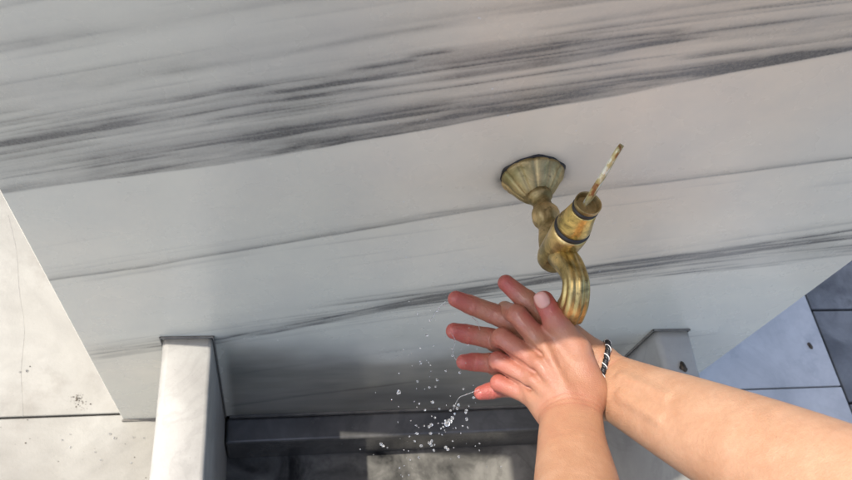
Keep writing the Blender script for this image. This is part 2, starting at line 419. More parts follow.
def kerb(x0, x1, label):
    t = empty('kerb_wall', ((x0+x1)/2, -.4, 0)); tag(t, label, 'low wall', 'low marble walls either side of the basin')
    # cross-section with worn arrises, slightly irregular along its length
    prof = [(x0, -.14), (x0, KZ-.010), (x0+.0015, KZ-.005), (x0+.005, KZ-.0012), (x0+.010, KZ), (x1-.007, KZ), (x1-.003, KZ-.0012), (x1-.0008, KZ-.004), (x1, KZ-.009), (x1, -.14)]
    bm = bmesh.new(); rings = []
    for y in np.linspace(-.0035, -.80, 60):
        r = []
        for (px, pz) in prof:
            nn = mnoise.noise(Vector((px*8, y*14, pz*pz*6)))*.0019 if pz > -.01 else 0
            r.append(bm.verts.new((px+nn, y, pz+nn*.5)))
        rings.append(r)
    for a, b in zip(rings, rings[1:]):
        for i in range(len(prof)-1): bm.faces.new((a[i], a[i+1], b[i+1], b[i]))
    bm.faces.new(rings[0]); bm.faces.new(list(reversed(rings[-1])))
    link_mesh('stone_body', mesh_of(bm), M_KERB, t)
    bm = bmesh.new()                          # grout bead where the kerb meets the slab
    pts = [(x0-.002, -.0022, .002), (x0-.002, -.0022, KZ+.001), (x1+.002, -.0022, KZ+.001), (x1+.002, -.0022, .002)]
    for a, b in zip(pts, pts[1:]):
        lo = [min(a[i], b[i])-.0014 for i in range(3)]; hi = [max(a[i], b[i])+.0010 for i in range(3)]
        hi[1] = -.0005; add_box(bm, lo, hi, .0008)
    link_mesh('mortar_joint', mesh_of(bm), M_GROUT, t)
    return t
kerb(-.156, -.0865, 'sunlit low marble wall left of the basin, pale worn top')
kerb(.6145, .676, 'shaded low marble wall right of the basin, behind the right wrist')
bm = bmesh.new(); add_box(bm, (-.156, -.87, -.14), (.676, -.802, KZ), .006, 3)
tag(link_mesh('basin_front_wall', mesh_of(bm), M_KERB, smooth=False), 'low marble wall closing the front of the basin', 'low wall')
# ledge at the foot of the slab inside the basin
bm = bmesh.new()
add_box(bm, (-.0835, -.052, -.109), (.6115, -.0045, .0), .005, 3)
tag(link_mesh('stone_ledge', mesh_of(bm), M_LEDGE, smooth=False), 'narrow wet blue grey stone ledge along the foot of the slab inside the basin', 'ledge')

# little dark leaves / debris
def leaf(name, loc, r, label, seed, h=.0015):
    bm = bmesh.new(); rng = np.random.RandomState(seed); n = 14
    top = [bm.verts.new((loc[0]+math.cos(2*math.pi*i/n)*r*(.7+.5*rng.rand()), loc[1]+math.sin(2*math.pi*i/n)*r*1.5*(.7+.5*rng.rand()), loc[2]+h*(.4+rng.rand()))) for i in range(n)]
    c = bm.verts.new((loc[0], loc[1], loc[2]+h*2.2)); bot = [bm.verts.new((v.co.x, v.co.y, loc[2]+.0003)) for v in top]
    for i in range(n):
        bm.faces.new((top[i], top[(i+1) % n], c)); bm.faces.new((bot[i], bot[(i+1) % n], top[(i+1) % n], top[i]))
    bm.faces.new(list(reversed(bot)))
    return tag(link_mesh(name, mesh_of(bm), M_LEAF), label, 'leaf')
def onZ(x, y, z):
    r = RW @ np.array([x-PPX, y-PPY, FPX]); return CAM+r*(z-CAM[2])/r[2]
cp = [onZ(x, y, .0) for x, y in ((8, 215), (16, 250), (19, 290), (24, 330), (21, 370), (23, 417))]
tag(link_mesh('hairline_crack', mesh_of(sweep([(p[0], p[1], -.0004) for p in catmull(cp, 6)], [.00032*(.6+.6*abs(math.sin(i*.9))) for i in range(31)], 6, up=(0, 0, 1))), M_KERB), kind='structure')
def smudge(name, pts, label):
    bm = bmesh.new(); rg = np.random.RandomState(8)
    for (x, y, r, n_) in pts:
        for _ in range(n_):
            c = onZ(x+rg.normal(0, r), y+rg.normal(0, r*.8), .0002); q = .0003+.0011*rg.rand()**3
            bmesh.ops.create_icosphere(bm, subdivisions=1, radius=q, matrix=Matrix.Translation(Vector(c.tolist())) @ Matrix.Diagonal((1, 1, .3, 1)))
    return tag(link_mesh(name, mesh_of(bm), M_LEAF), label, 'dirt', kind='stuff')
smudge('dirt_specks', [(76, 402, 4, 46), (79, 397, 2, 30), (84, 408, 5, 20), (27, 368, 2, 5), (30, 440, 30, 8), (120, 455, 20, 8)], 'dark grit and dirt specks scattered on the sunlit left paving')
leaf('dry_leaf', onZ(683, 367, KZ+.001), .006, 'dark curled leaf lying on the shaded low wall', 1, .002)
leaf('dry_leaf', onZ(810, 346, .0), .006, 'small dark leaf on the bluish paving right of the fountain', 2)

# ------------------------------------------------------------------ brass tap
TX = 0.272
tap = empty('brass_tap', (TX, 0, .785))
tag(tap, 'old brass tap with fluted curved spout and bare stem on the marble slab', 'tap')
# escutcheon: twelve-lobed cone
bm = bmesh.new(); n = 96; rings = []
FZ = .787
prof = [(-.0004, .0335), (-.003, .0345), (-.0055, .0338), (-.009, .0305), (-.015, .0265), (-.021, .0222), (-.026, .0180), (-.0285, .0155), (-.0300, .0135), (-.0300, .008)]
for i, (y, r) in enumerate(prof):
    ring = []
    for q in range(n):
        an = 2*math.pi*q/n; f = abs(math.cos(an*6)); lob = 1-.085*(1-f**.35)*(1 if 1 < i < 8 else .5 if i <= 1 else .15)
        ring.append(bm.verts.new((TX+math.cos(an)*r*lob, y, FZ+math.sin(an)*r*lob)))
    rings.append(ring)
for a, b in zip(rings, rings[1:]):
    for q in range(n): bm.faces.new((a[q], a[(q+1) % n], b[(q+1) % n], b[q]))
bm.faces.new(rings[-1])
link_mesh('wall_flange', mesh_of(bm), M_BRASS3, tap)
# grime ring between the flange and the stone
bm = sweep([(TX, -.0002, FZ), (TX, -.0012, FZ)], [.0352, .0345], 48, up=(0, 0, 1), flute=lambda i, a: 1+.03*math.sin(a*5+1)+.02*math.sin(a*11))
link_mesh('grime_ring', mesh_of(bm), M_RUB, tap)
# barrel with baluster profile
prof = [(.026, .0128), (.031, .0134), (.034, .0130), (.036, .0108), (.040, .0098), (.045, .0100), (.049, .0122), (.053, .0140), (.058, .0148), (.063, .0138), (.067, .0116), (.071, .0110), (.076, .0122), (.084, .0145), (.092, .0160), (.100, .0165)]
def zb(y): return FZ+.002+ .010*(y/.1)**1.2
bm = sweep([(TX+.004*(y/.1), -y, zb(y)) for y, r in prof], [r for y, r in prof], 40, up=(1, 0, 0),
           flute=lambda i, a: 1+(.035*math.cos(a*8) if 6 <= i <= 10 else 0))
link_mesh('barrel', mesh_of(bm), M_BRASS3, tap)
# valve body (vertical lathe)
BY = -.1045
def lathe(prof, cx, cy, n=48, fl=None, tilt=(0, 0)):
    bm = bmesh.new(); rings = []
    for i, (r, z) in enumerate(prof):
        rings.append([bm.verts.new((cx+tilt[0]*(z-prof[0][1])+math.cos(2*math.pi*q/n)*r*(fl(i, 2*math.pi*q/n) if fl else 1), cy+tilt[1]*(z-prof[0][1])+math.sin(2*math.pi*q/n)*r*(fl(i, 2*math.pi*q/n) if fl else 1), z)) for q in range(n)])
    for a, b in zip(rings, rings[1:]):
        for q in range(n): bm.faces.new((a[q], a[(q+1) % n], b[(q+1) % n], b[q]))
    bm.faces.new(list(reversed(rings[0]))); bm.faces.new(rings[-1])
    return bm
TX2 = TX+.002
link_mesh('valve_body', mesh_of(lathe([(.004, .778), (.010, .780), (.0145, .785), (.0165, .793), (.0170, .803), (.0172, .815), (.0173, .825), (.0177, .832), (.0180, .838), (.0178, .842), (.0164, .8445)], TX2, BY)), M_BRASS, tap)
link_mesh('lower_seal', mesh_of(lathe([(.0156, .8448), (.0172, .8455), (.0178, .8475), (.0172, .8497), (.0156, .8505)], TX2, BY)), M_RUB, tap)
cone = [(.0155, .8508), (.0168, .852), (.0166, .855), (.0154, .860), (.0143, .866), (.0133, .872), (.0124, .8775), (.0119, .8785)]
link_mesh('valve_bonnet', mesh_of(lathe(cone, TX2, BY)), M_BRASS2, tap)
link_mesh('upper_seal', mesh_of(lathe([(.0104, .8788), (.0121, .8793), (.0125, .8812), (.0121, .8830), (.0104, .8835)], TX2, BY)), M_RUB, tap)
link_mesh('bonnet_cup', mesh_of(lathe([(.0107, .8838), (.0121, .8845), (.0125, .8870), (.0124, .8890), (.0118, .8896), (.0112, .8888), (.0103, .8850), (.0080, .8805), (.0050, .8790), (.003, .8788)], TX2, BY)), M_BRASS3, tap)
# flat stem, twisted a little and leaning
bm = bmesh.new(); rings = []
for i in range(15):
    t = i/14; z = .878+.078*t; a = .5+.35*t; w, h = (.0037, .0020) if i < 13 else (.0040, .0021)
    cx = TX2+.0035*t; cy = BY+.002+.008*t
    ring = []
    for (u, v) in ((-w, -h), (w, -h), (w, h), (-w, h)):
        ring.append(bm.verts.new((cx+u*math.cos(a)-v*math.sin(a), cy+u*math.sin(a)+v*math.cos(a), z)))
    rings.append(ring)
for a_, b_ in zip(rings, rings[1:]):
    for q in range(4): bm.faces.new((a_[q], a_[(q+1) % 4], b_[(q+1) % 4], b_[q]))
bm.faces.new(list(reversed(rings[0]))); bm.faces.new(rings[-1])
bmesh.ops.bevel(bm, geom=[e for e in bm.edges if not e.is_boundary and e.calc_face_angle(0) > .8], offset=.0005, segments=2, affect='EDGES')
link_mesh('stem', mesh_of(bm), M_STEM, tap)
# fluted spout
P = catmull([(TX2, -.100, .800), (TX2, -.118, .814), (TX2, -.136, .826), (TX2, -.153, .829), (TX2-.001, -.167, .820), (TX2-.002, -.1735, .802)], 9)
n = len(P); R_ = [np.interp(i/(n-1), [0, .25, .5, .8, .97, 1], [.0145, .0134, .0126, .0140, .0150, .0143]) for i in range(n)]
bm = sweep([Vector(p) for p in P], R_, 72, up=(1, 0, 0), flute=lambda i, a: 1-.17*(1-abs(math.cos(a*4))**.7)*min(1, max(0, (i/(n-1)-.18)*5)), cap=True)
link_mesh('spout', mesh_of(bm), M_BRASS, tap)

# ------------------------------------------------------------------ the person's arms and hands (signed-distance body)
def smin(a, b, k):
    h = np.clip(.5+.5*(b-a)/k, 0, 1); return b*(1-h)+a*h-k*h*(1-h)
def rcone(p, a, b, r1, r2):
    ba = b-a; L = np.linalg.norm(ba); pa = p-a; t = np.clip(pa@ba/(L*L), 0, 1)
    t2 = t*t*(3-2*t)*.35+t*.65
    return np.linalg.norm(pa-t[:, None]*ba, axis=1)-(r1+(r2-r1)*t2)
def ell(p, c, ax, rad):
    q = (p-c)@ax.T/rad; l = np.linalg.norm(q, axis=1); g = np.linalg.norm(q/rad, axis=1)
    return l*(l-1)/np.maximum(g, 1e-6)
def frame(x, n):
    x = x/np.linalg.norm(x); n = n-x*(n@x); n /= np.linalg.norm(n); return np.array([x, np.cross(n, x), n])

def make_sdf(A):
    """A: dict with arm [(p, rw, rt)], side normal n, mc [(wrist-side pt, mcp, r0, r1)], fingers [[p0..p3],[radii]], thumb"""
    def f(p):
        nrm = A['n']; d = None
        if 'armr' not in A:
            A['armr'] = [np.array(q) for q in catmull([np.concatenate([a, [w, t]]) for a, w, t in A['arm']], 5)]
        R5 = A['armr']
        for i in range(len(R5)-1):
            a, b = R5[i][:3], R5[i+1][:3]; x = b-a; L = np.linalg.norm(x); fr = frame(x, nrm); v = p-a
            t = v@fr[0]/L; tc = np.clip(t, 0, 1); w = R5[i][3]+(R5[i+1][3]-R5[i][3])*tc; tt = R5[i][4]+(R5[i+1][4]-R5[i][4])*tc
            l = (t-tc)*L; sx = v@fr[1]; sn = v@fr[2]
            q = (np.sqrt((sx/w)**2+(sn/tt)**2+(l/tt)**2)-1)*np.minimum(w, tt)
            d = q if d is None else np.minimum(d, q)
        for (a, b, r0, r1) in A['mc']:
            d = smin(d, rcone(p, a, b, r0, r1), .012)
        for (c, ax, rad) in A.get('blobs', []):
            d = smin(d, ell(p, c, ax, rad), .010)
        fd = None
        for J, Rr in A['fingers']:
            g = None
            for i in range(len(J)-1):
                q = rcone(p, J[i], J[i+1], Rr[i], Rr[i+1]); g = q if g is None else smin(g, q, .0022)
                if i == 2:      # finger pad
                    pass
            fd = g if fd is None else smin(fd, g, .0009)
        d = smin(d, fd, .0036)
        for (a, b, r) in A.get('tendons', []):
            d = smin(d, rcone(p, a, b, r, r*.7), .008)
        for (a, b, r, dp) in A.get('grooves', []):
            d = d+dp*np.exp(-(np.maximum(rcone(p, a, b, 0, 0), 0)/r)**2)
        J, Rr = A['thumb']; g = None
        for i in range(len(J)-1):
            q = rcone(p, J[i], J[i+1], Rr[i], Rr[i+1]); g = q if g is None else smin(g, q, .004)
        d = smin(d, g, A.get('tk', .008))
        # skin folds: shallow grooves across the joints
        for (c, dr, rad, dep, w) in A.get('folds', []):
            v = p-c; t = v@dr; r = np.linalg.norm(v-t[:, None]*dr, axis=1)
            d = d+dep*np.exp(-(t/w)**2)*np.clip(1.3-r/rad, 0, 1)
        return d
    return f

def surface_nets(f, lo, hi, h):
    lo = np.array(lo); n = np.ceil((np.array(hi)-lo)/h).astype(int)+1
    B = 10; nb = np.ceil(n/B).astype(int); n = nb*B
    D = np.full(tuple(n+1), 1.0, np.float32)
    ci = np.stack(np.meshgrid(*[np.arange(k) for k in nb], indexing='ij'), -1).reshape(-1, 3)
    cc = lo+(ci*B+B/2)*h; dc = f(cc); rad = B*h*.5*1.732*1.35+.004
    inside = dc < -rad
    for (i, j, k) in ci[inside]: D[i*B:(i+1)*B+1, j*B:(j+1)*B+1, k*B:(k+1)*B+1] = -1.0
    act = ci[np.abs(dc) <= rad]
    loc = np.stack(np.meshgrid(*[np.arange(B+1)]*3, indexing='ij'), -1).reshape(-1, 3)
    for s in range(0, len(act), 200):
        a = act[s:s+200]; pts = (lo+(a[:, None, :]*B+loc[None])*h).reshape(-1, 3)
        v = f(pts).astype(np.float32).reshape(len(a), B+1, B+1, B+1)
        for q, (i, j, k) in enumerate(a): D[i*B:(i+1)*B+1, j*B:(j+1)*B+1, k*B:(k+1)*B+1] = v[q]
    s = D < 0
    S8 = np.zeros(tuple(n), np.uint8); 
    for dx in (0, 1):
        for dy in (0, 1):
            for dz in (0, 1): S8 += s[dx:dx+n[0], dy:dy+n[1], dz:dz+n[2]]
    cell = np.argwhere((S8 > 0) & (S8 < 8)); ids = -np.ones(tuple(n), np.int64); ids[tuple(cell.T)] = np.arange(len(cell))
    acc = np.zeros((len(cell), 3)); cnt = np.zeros(len(cell))
    cor = [(a, b, c) for a in (0, 1) for b in (0, 1) for c in (0, 1)]
    val = {c: D[cell[:, 0]+c[0], cell[:, 1]+c[1], cell[:, 2]+c[2]].astype(float) for c in cor}
    for a in cor:
        for ax in range(3):
            if a[ax] == 0:
                b = list(a); b[ax] = 1; b = tuple(b); va, vb = val[a], val[b]
                m = (va < 0) != (vb < 0); t = np.where(m, va/np.where(m, va-vb, 1), 0)
                pt = np.array(a, float)[None]+np.eye(3)[ax][None]*t[:, None]
                acc[m] += pt[m]; cnt[m] += 1
    V = lo+(cell+acc/cnt[:, None])*h; Fs = []
    for ax in range(3):
        sh = [slice(0, n[0]+1)]*3
        a0 = [slice(0, n[q]+1) for q in range(3)]; a1 = list(a0)
        a0[ax] = slice(0, n[ax]); a1[ax] = slice(1, n[ax]+1)
        m = s[tuple(a0)] != s[tuple(a1)]; e = np.argwhere(m)
        u, w = (ax+1) % 3, (ax+2) % 3
        e = e[(e[:, u] > 0) & (e[:, w] > 0) & (e[:, u] < n[u]) & (e[:, w] < n[w])]
        sg = s[tuple(a0)][tuple(e.T)]
        def at(du, dw):
            q = e.copy(); q[:, u] -= du; q[:, w] -= dw; return ids[tuple(q.T)]
        Q = np.stack([at(1, 1), at(0, 1), at(0, 0), at(1, 0)], 1)
        Q[~sg] = Q[~sg][:, ::-1]; Fs.append(Q)
    F = np.concatenate(Fs); F = F[(F >= 0).all(1)]
    return V, F

A_ = lambda *a: np.array(a, float)
# ---- left hand (on top, back of the hand to the camera)
w1 = PX(571, 417, .655); up1 = CAM-w1; up1 /= np.linalg.norm(up1)
arm1 = [(PX(625, 860, .30), .044, .042), (PX(596, 640, .42), .041, .038), (PX(584, 560, .500), .0385, .034), (PX(577, 490, .580), .0345, .029), (PX(572, 445, .628), .0295, .0235), (w1, .0275, .0200), (PX(568, 405, .665), .0275, .0180)]
mcp1 = [PX(545, 347, .683), PX(538, 364, .682), PX(533, 381, .684), (PX(531, 396, .689))]
pip1 = [PX(517, 315, .699), PX(502, 338, .701), PX(498, 361, .703), PX(499, 383, .705)]
dip1 = [PX(505, 310, .732), PX(494, 343, .734), PX(494, 367, .734), PX(502, 388, .732)]
tip1 = [PX(508, 318, .756), PX(500, 348, .758), PX(500, 370, .757), PX(508, 389, .752)]
rr = [.0107, .0105, .0100, .0090]
F1 = []
for i in range(4):
    r = rr[i]; F1.append(([mcp1[i], pip1[i], dip1[i], tip1[i]], [r*.98, r*.92, r*.80, r*.66]))
A1 = dict(arm=arm1, n=up1, mc=[], fingers=F1)
carp = [PX(586, 398, .668), PX(577, 405, .668), PX(567, 411, .668), PX(558, 418, .670)]
for i in range(4): A1['mc'].append((carp[i], mcp1[i], .0150, [.0118, .0112, .0106, .0098][i]))
A1['thumb'] = ([PX(590, 388, .674), PX(576, 350, .678), PX(556, 322, .682), PX(544, 301, .686)], [.0156, .0134, .0112, .0096])
A1['mc'].append((PX(592, 392, .675), PX(556, 352, .687), .0135, .0100))
A1['mc'].append((PX(566, 392, .672), PX(549, 366, .682), .013, .012))
A1['tk'] = .006
fd = lambda a, b: (b-a)/np.linalg.norm(b-a)
A1['folds'] = []
for i in range(4):
    dr = fd(mcp1[i], pip1[i])
    for o_ in (-.003, .0, .003): A1['folds'].append((pip1[i]+dr*o_, dr, .014, .0006, .0008))
Tt = A1['thumb'][0]; dr = fd(Tt[2], Tt[3])
for o_ in (-.0035, -.0012, .0012, .0035): A1['folds'].append((Tt[2]+dr*o_, dr, .015, .0004, .0007))
# wrist creases, tendons and skin folds of the thumb web
wd = fd(arm1[3][0], arm1[-1][0])
for q_, dep_ in ((-.004, .0006), (.001, .0008), (.0055, .0005)): A1['folds'].append((w1+wd*q_, wd, .03, dep_, .0010))
for i in range(4):
    dr = fd(mcp1[i], pip1[i]); 
    for o_ in (-.0028, -.0008, .0014, .0034): A1['folds'].append((mcp1[i]+dr*o_, dr, .013, .00035, .0007))
A1['tendons'] = [(w1+up1*.0135+(carp[i]-w1)*.35, mcp1[i]+up1*.0105, .0034) for i in range(4)]
A1['grooves'] = [((mcp1[i]*.5+mcp1[i+1]*.5)+up1*.010, (mcp1[i]+mcp1[i+1])*.22+(carp[i]+carp[i+1])*.28+up1*.013, .0045, .0018) for i in range(3)]
A1['grooves'] += [((pip1[i]+pip1[i+1])*.5+up1*.006, (mcp1[i]+mcp1[i+1])*.5+up1*.009, .0026, .0032) for i in range(3)]
A1['grooves'] += [(PX(536, 318, .675), PX(553, 346, .668), .0028, .0026), (PX(553, 346, .668), PX(560, 366, .663), .0022, .0009)]
# ---- right hand (underneath, palm up)
w2 = PX(612, 386, .690)
arm2 = [(PX(1080, 605, .36), .043, .041), (PX(900, 520, .425), .0435, .040), (PX(780, 465, .505), .0425, .037), (PX(690, 423, .598), .0380, .032), (PX(645, 402, .652), .0335, .0265), (w2, .0300, .0215), (PX(598, 380, .698), .0295, .0190)]
mcp2 = [PX(531, 330, .716), PX(528, 349, .714), PX(529, 369, .716), PX(533, 389, .718)]
pip2 = [PX(494, 314, .726), PX(489, 338, .724), PX(492, 363, .722), PX(503, 388, .720)]
dip2 = [PX(471, 305, .726), PX(467, 334, .722), PX(474, 362, .722), PX(490, 391, .720)]
tip2 = [PX(456, 299, .722), PX(454, 331, .718), PX(464, 362, .718), PX(481, 393, .718)]
rr = [.0103, .0102, .0097, .0088]
F2 = [([mcp2[i], pip2[i], dip2[i], tip2[i]], [rr[i]*1.12, rr[i]*1.0, rr[i]*.93, rr[i]*.80]) for i in range(4)]
A2 = dict(arm=arm2, n=up1, mc=[], fingers=F2)
carp = [PX(598, 365, .700), PX(598, 377, .700), PX(600, 390, .700), PX(602, 403, .700)]
for i in range(4): A2['mc'].append((carp[i], mcp2[i], .0155, .0125))
A2['thumb'] = ([PX(594, 358, .702), PX(560, 326, .708), PX(528, 302, .712), PX(506, 283, .716)], [.0155, .0122, .0104, .0082])
A2['mc'].append((PX(596, 360, .700), PX(545, 335, .712), .0135, .0100))
A2['tk'] = .006
A2['folds'] = []
for i in range(4):
    for J in (pip2[i], dip2[i]):
        dr = fd(mcp2[i], tip2[i])
        for o_ in (-.0008, .0012): A2['folds'].append((J+dr*o_, dr, .014, .0009, .0007))
Tt = A2['thumb'][0]; dr = fd(Tt[2], Tt[3])
for o_ in (-.001, .0015): A2['folds'].append((Tt[2]+dr*o_, dr, .015, .0005, .0007))

wd = fd(w2, arm2[3][0])
for q_, dep_ in ((-.002, .0007), (.006, .0006)): A2['folds'].append((w2+wd*q_, wd, .035, dep_, .0010))
vp = [PX(620, 372, .672)+up1*.0225*0, PX(660, 392, .630), PX(700, 402, .585), PX(750, 420, .53)]
A2['tendons'] = []
ft = make_sdf(A2)
for a, b in ((PX(622, 378, .660), PX(668, 398, .608)), (PX(622, 396, .660), PX(662, 420, .608))):
    pr_ = []
    for q in (a, b):
        dr = CAM-q; dr /= np.linalg.norm(dr); t = np.linspace(-.06, .06, 241); v = ft(q+dr*t[:, None]); k_ = np.where(v < 0)[0]
        pr_.append(q+dr*(t[k_[-1]]-.0042))
    A2['tendons'].append((pr_[0], pr_[1], .0028))
Vs, Fs, fl, cr, wts = [], [], [], [], []; off = 0
for A, tips, pips in ((A1, tip1+[A1['thumb'][0][3]], pip1), (A2, tip2+[A2['thumb'][0][3]], pip2)):
    pts = [q[0] for q in A['arm']]+[j for J, r in A['fingers'] for j in J]+A['thumb'][0]
    pts = np.array(pts); f = make_sdf(A)
    V, F = surface_nets(f, pts.min(0)-.05, pts.max(0)+.05, .00125)
    # relax once
    acc = np.zeros_like(V); cnt = np.zeros(len(V))
    for a, b in ((0, 1), (1, 2), (2, 3), (3, 0)):
        np.add.at(acc, F[:, a], V[F[:, b]]); np.add.at(acc, F[:, b], V[F[:, a]])
        np.add.at(cnt, F[:, a], 1); np.add.at(cnt, F[:, b], 1)
    V = V*.5+.5*acc/np.maximum(cnt, 1)[:, None]
    red = np.zeros(len(V))
    for t in tips: red = np.maximum(red, np.exp(-(np.linalg.norm(V-t, axis=1)/.024)**2))
    for t in pips: red = np.maximum(red, .45*np.exp(-(np.linalg.norm(V-t, axis=1)/.016)**2))
    hand = np.clip(1-np.linalg.norm(V-(tips[1]+A['arm'][-1][0])*.5, axis=1)/.13, 0, 1)
    for J, r_ in A['fingers']:
        ab = J[1]-J[0]; t_ = np.clip((V-J[0])@ab/(ab@ab), 0, 1); red = np.maximum(red, .5*t_*np.exp(-(np.linalg.norm(V-J[0]-t_[:, None]*ab, axis=1)/.018)**2))
    red = np.clip(red*.9+hand*.40+(.20 if A is A1 else .06), 0, 1); wts.append(np.clip(hand*2.2, 0, 1))
    crease = np.zeros(len(V))
    for (c, dr_, rad, dep, w) in A['folds']:
        v = V-c; t = v@dr_; r = np.linalg.norm(v-t[:, None]*dr_, axis=1)
        crease = np.maximum(crease, np.exp(-(t/w)**2)*np.clip(1.3-r/rad, 0, 1))
    Vs.append(V); Fs.append(F+off); fl.append(red); cr.append(crease); off += len(V)
V = np.concatenate(Vs); me = mesh_np('person', V, np.concatenate(Fs))
for nm, arr in (('flush', np.concatenate(fl)), ('crease', np.concatenate(cr)), ('wet', np.concatenate(wts))):
    a = me.attributes.new(nm, 'FLOAT', 'POINT'); a.data.foreach_set('value', arr.astype(np.float32))
person = link_mesh('person', me, M_SKIN)
tag(person, 'bare forearms and clasped wet hands of a person washing under the tap', 'person')

# thumb nail
def nail(base, tip, nrm, w, L, lift):
    d = fd(base, tip); nrm = nrm-d*(nrm@d); nrm /= np.linalg.norm(nrm); s = np.cross(nrm, d)
    bm = bmesh.new(); nu, nv = 9, 9; g = []
    for i in range(nu):
        row = []
        for j in range(nv):
            u = i/(nu-1)*2-1; v = j/(nv-1)*2-1
            k = math.sqrt(max(0, 1-.5*v*v)); x = u*w*k; y = v*L*math.sqrt(max(0, 1-.35*u*u))
            z = lift-(u*k)**2*w*.38-(.0012 if v > 0 else .0006)*v*v
            row.append(bm.verts.new(Vector((tip+d*y+s*x+nrm*z).tolist())))
        g.append(row)
    for i in range(nu-1):
        for j in range(nv-1): bm.faces.new((g[i][j], g[i+1][j], g[i+1][j+1], g[i][j+1]))
    o = link_mesh('fingernail', mesh_of(bm), M_NAIL, person)
    md = o.modifiers.new('thick', 'SOLIDIFY'); md.thickness = .0006; md.offset = 0
    return o
T = A1['thumb'][0]; nail(T[2], T[3]+fd(T[2], T[3])*.0015, CAM-T[3]+A_(-.12, 0, .0), .0070, .0078, .0108)

# ---- the rest of the person, unseen behind the camera, added to block sky light
E1, E2 = PX(611, 740, .355), PX(960, 550, .40)
SH1, SH2 = A_(.05, -.86, 1.34), A_(.43, -.86, 1.34)
HC = A_(.24, -.80, 1.60)
I3 = np.eye(3)
def torso(p, o):
    d = ell(p, A_(.24, -.93, 1.20), I3, A_(.19+o, .115+o, .22+o))
    d = smin(d, ell(p, A_(.24, -1.03, .95), I3, A_(.165+o, .115+o, .17+o)), .08)
    for S_, E_ in ((SH1, E1), (SH2, E2)): d = smin(d, rcone(p, S_, E_, .055+o, .042+o), .04)
    return smin(d, rcone(p, A_(.24, -.90, 1.36), A_(.24, -.85, 1.48), .075+o*.5, .055+o*.2), .04)
def legs(p, o):
    d = ell(p, A_(.24, -1.04, .90), I3, A_(.17+o, .12+o, .12+o))
    for sx in (-.095, .095):
        d = smin(d, rcone(p, A_(.24+sx, -1.04, .86), A_(.24+sx*1.1, -1.0, .48), .085+o, .058+o), .04)
        d = smin(d, rcone(p, A_(.24+sx*1.1, -1.0, .48), A_(.24+sx*1.2, -1.06, .10), .056+o, .040+o), .02)
    return d
def feet(p, o):
    d = None
    for sx in (-.115, .115):
        q = smin(ell(p, A_(.24+sx, -.99, .045), I3, A_(.045+o, .12+o, .045+o)), ell(p, A_(.24+sx, -1.06, .07), I3, A_(.04+o, .05+o, .065+o)), .03)
        d = q if d is None else np.minimum(d, q)
    return d
def head(p):
    d = ell(p, HC, I3, A_(.073, .092, .108)); d = smin(d, ell(p, HC+A_(0, .025, -.07), I3, A_(.052, .062, .055)), .03)
    d = smin(d, rcone(p, HC+A_(0, .092, .005), HC+A_(0, .112, -.028), .008, .014), .014)
    for sx in (-1, 1):
        d = smin(d, ell(p, HC+A_(sx*.075, -.005, -.012), I3, A_(.008, .02, .032)), .006)
        d = -smin(-d, np.linalg.norm(p-(HC+A_(sx*.031, .098, .006)), axis=1)-.015, .012)
        d = smin(d, np.linalg.norm(p-(HC+A_(sx*.031, .079, .006)), axis=1)-.0125, .003)
    d = smin(d, ell(p, HC+A_(0, .080, -.062), I3, A_(.024, .012, .005)), .005); d = smin(d, ell(p, HC+A_(0, .078, -.073), I3, A_(.022, .012, .006)), .005)
    return d
def skinbody(p): return smin(np.minimum(smin(torso(p, 0), legs(p, 0), .03), feet(p, 0)), head(p), .03)
V0, F0 = surface_nets(skinbody, (-.12, -1.25, -.01), (.70, -.35, 1.74), .009)
bmw = bpy.data.meshes.new('b'); old = len(me.vertices)
Vb = np.concatenate([V, V0]); Fb = np.concatenate(Fs+[F0+len(V)])
nme = mesh_np('person', Vb, Fb); nme.materials.append(M_SKIN); nme.polygons.foreach_set('use_smooth', [True]*len(nme.polygons))
z0 = np.zeros(len(V0))
for nm, arr in (('flush', np.concatenate(fl+[z0])), ('crease', np.concatenate(cr+[z0])), ('wet', np.concatenate(wts+[z0]))):
    a = nme.attributes.new(nm, 'FLOAT', 'POINT'); a.data.foreach_set('value', arr.astype(np.float32))
person.data = nme
def cloth(name, col, f, lo, hi):
    k = NT(name); k.col(k.ramp(k.noise(300, 3), [(.3, col), (.7, [c*1.4 for c in col])])); k.rough(.9); k.bump(k.noise(20, 4), .5, .01)
    Vc, Fc = surface_nets(f, lo, hi, .009)
    return link_mesh(name, mesh_np(name, Vc, Fc), k.m, person)
cloth('shirt', (.030, .034, .045), lambda p: np.maximum(np.maximum(torso(p, .010), .90-p[:, 2]), (p[:, 1]+.60)*.8 if True else 0), (-.15, -1.25, .85), (.72, -.50, 1.46))
cloth('trousers', (.02, .022, .03), lambda p: np.maximum(np.maximum(legs(p, .010), p[:, 2]-1.0), .09-p[:, 2]), (-.10, -1.25, .05), (.60, -.80, 1.05))
cloth('shoe', (.05, .05, .05), lambda p: np.maximum(np.maximum(feet(p, .008), p[:, 2]-.10), .002-p[:, 2]), (-.05, -1.2, -.01), (.24, -.80, .12))
cloth('shoe', (.05, .05, .05), lambda p: np.maximum(np.maximum(feet(p, .008), p[:, 2]-.10), .002-p[:, 2]), (.24, -1.2, -.01), (.55, -.80, .12))
def hairf(p):
    d = ell(p, HC+A_(0, -.012, .012), I3, A_(.084, .098, .108)); d = smin(d, ell(p, HC+A_(0, -.075, -.07), I3, A_(.07, .04, .10)), .03)
    d = d+.003*np.sin(p[:, 0]*160+6*np.sin(p[:, 2]*20)); return np.maximum(d, -(ell(p, HC+A_(0, .10, -.035), I3, A_(.068, .085, .095))))
cloth('hair', (.025, .015, .010), hairf, HC-.22, HC+.2)

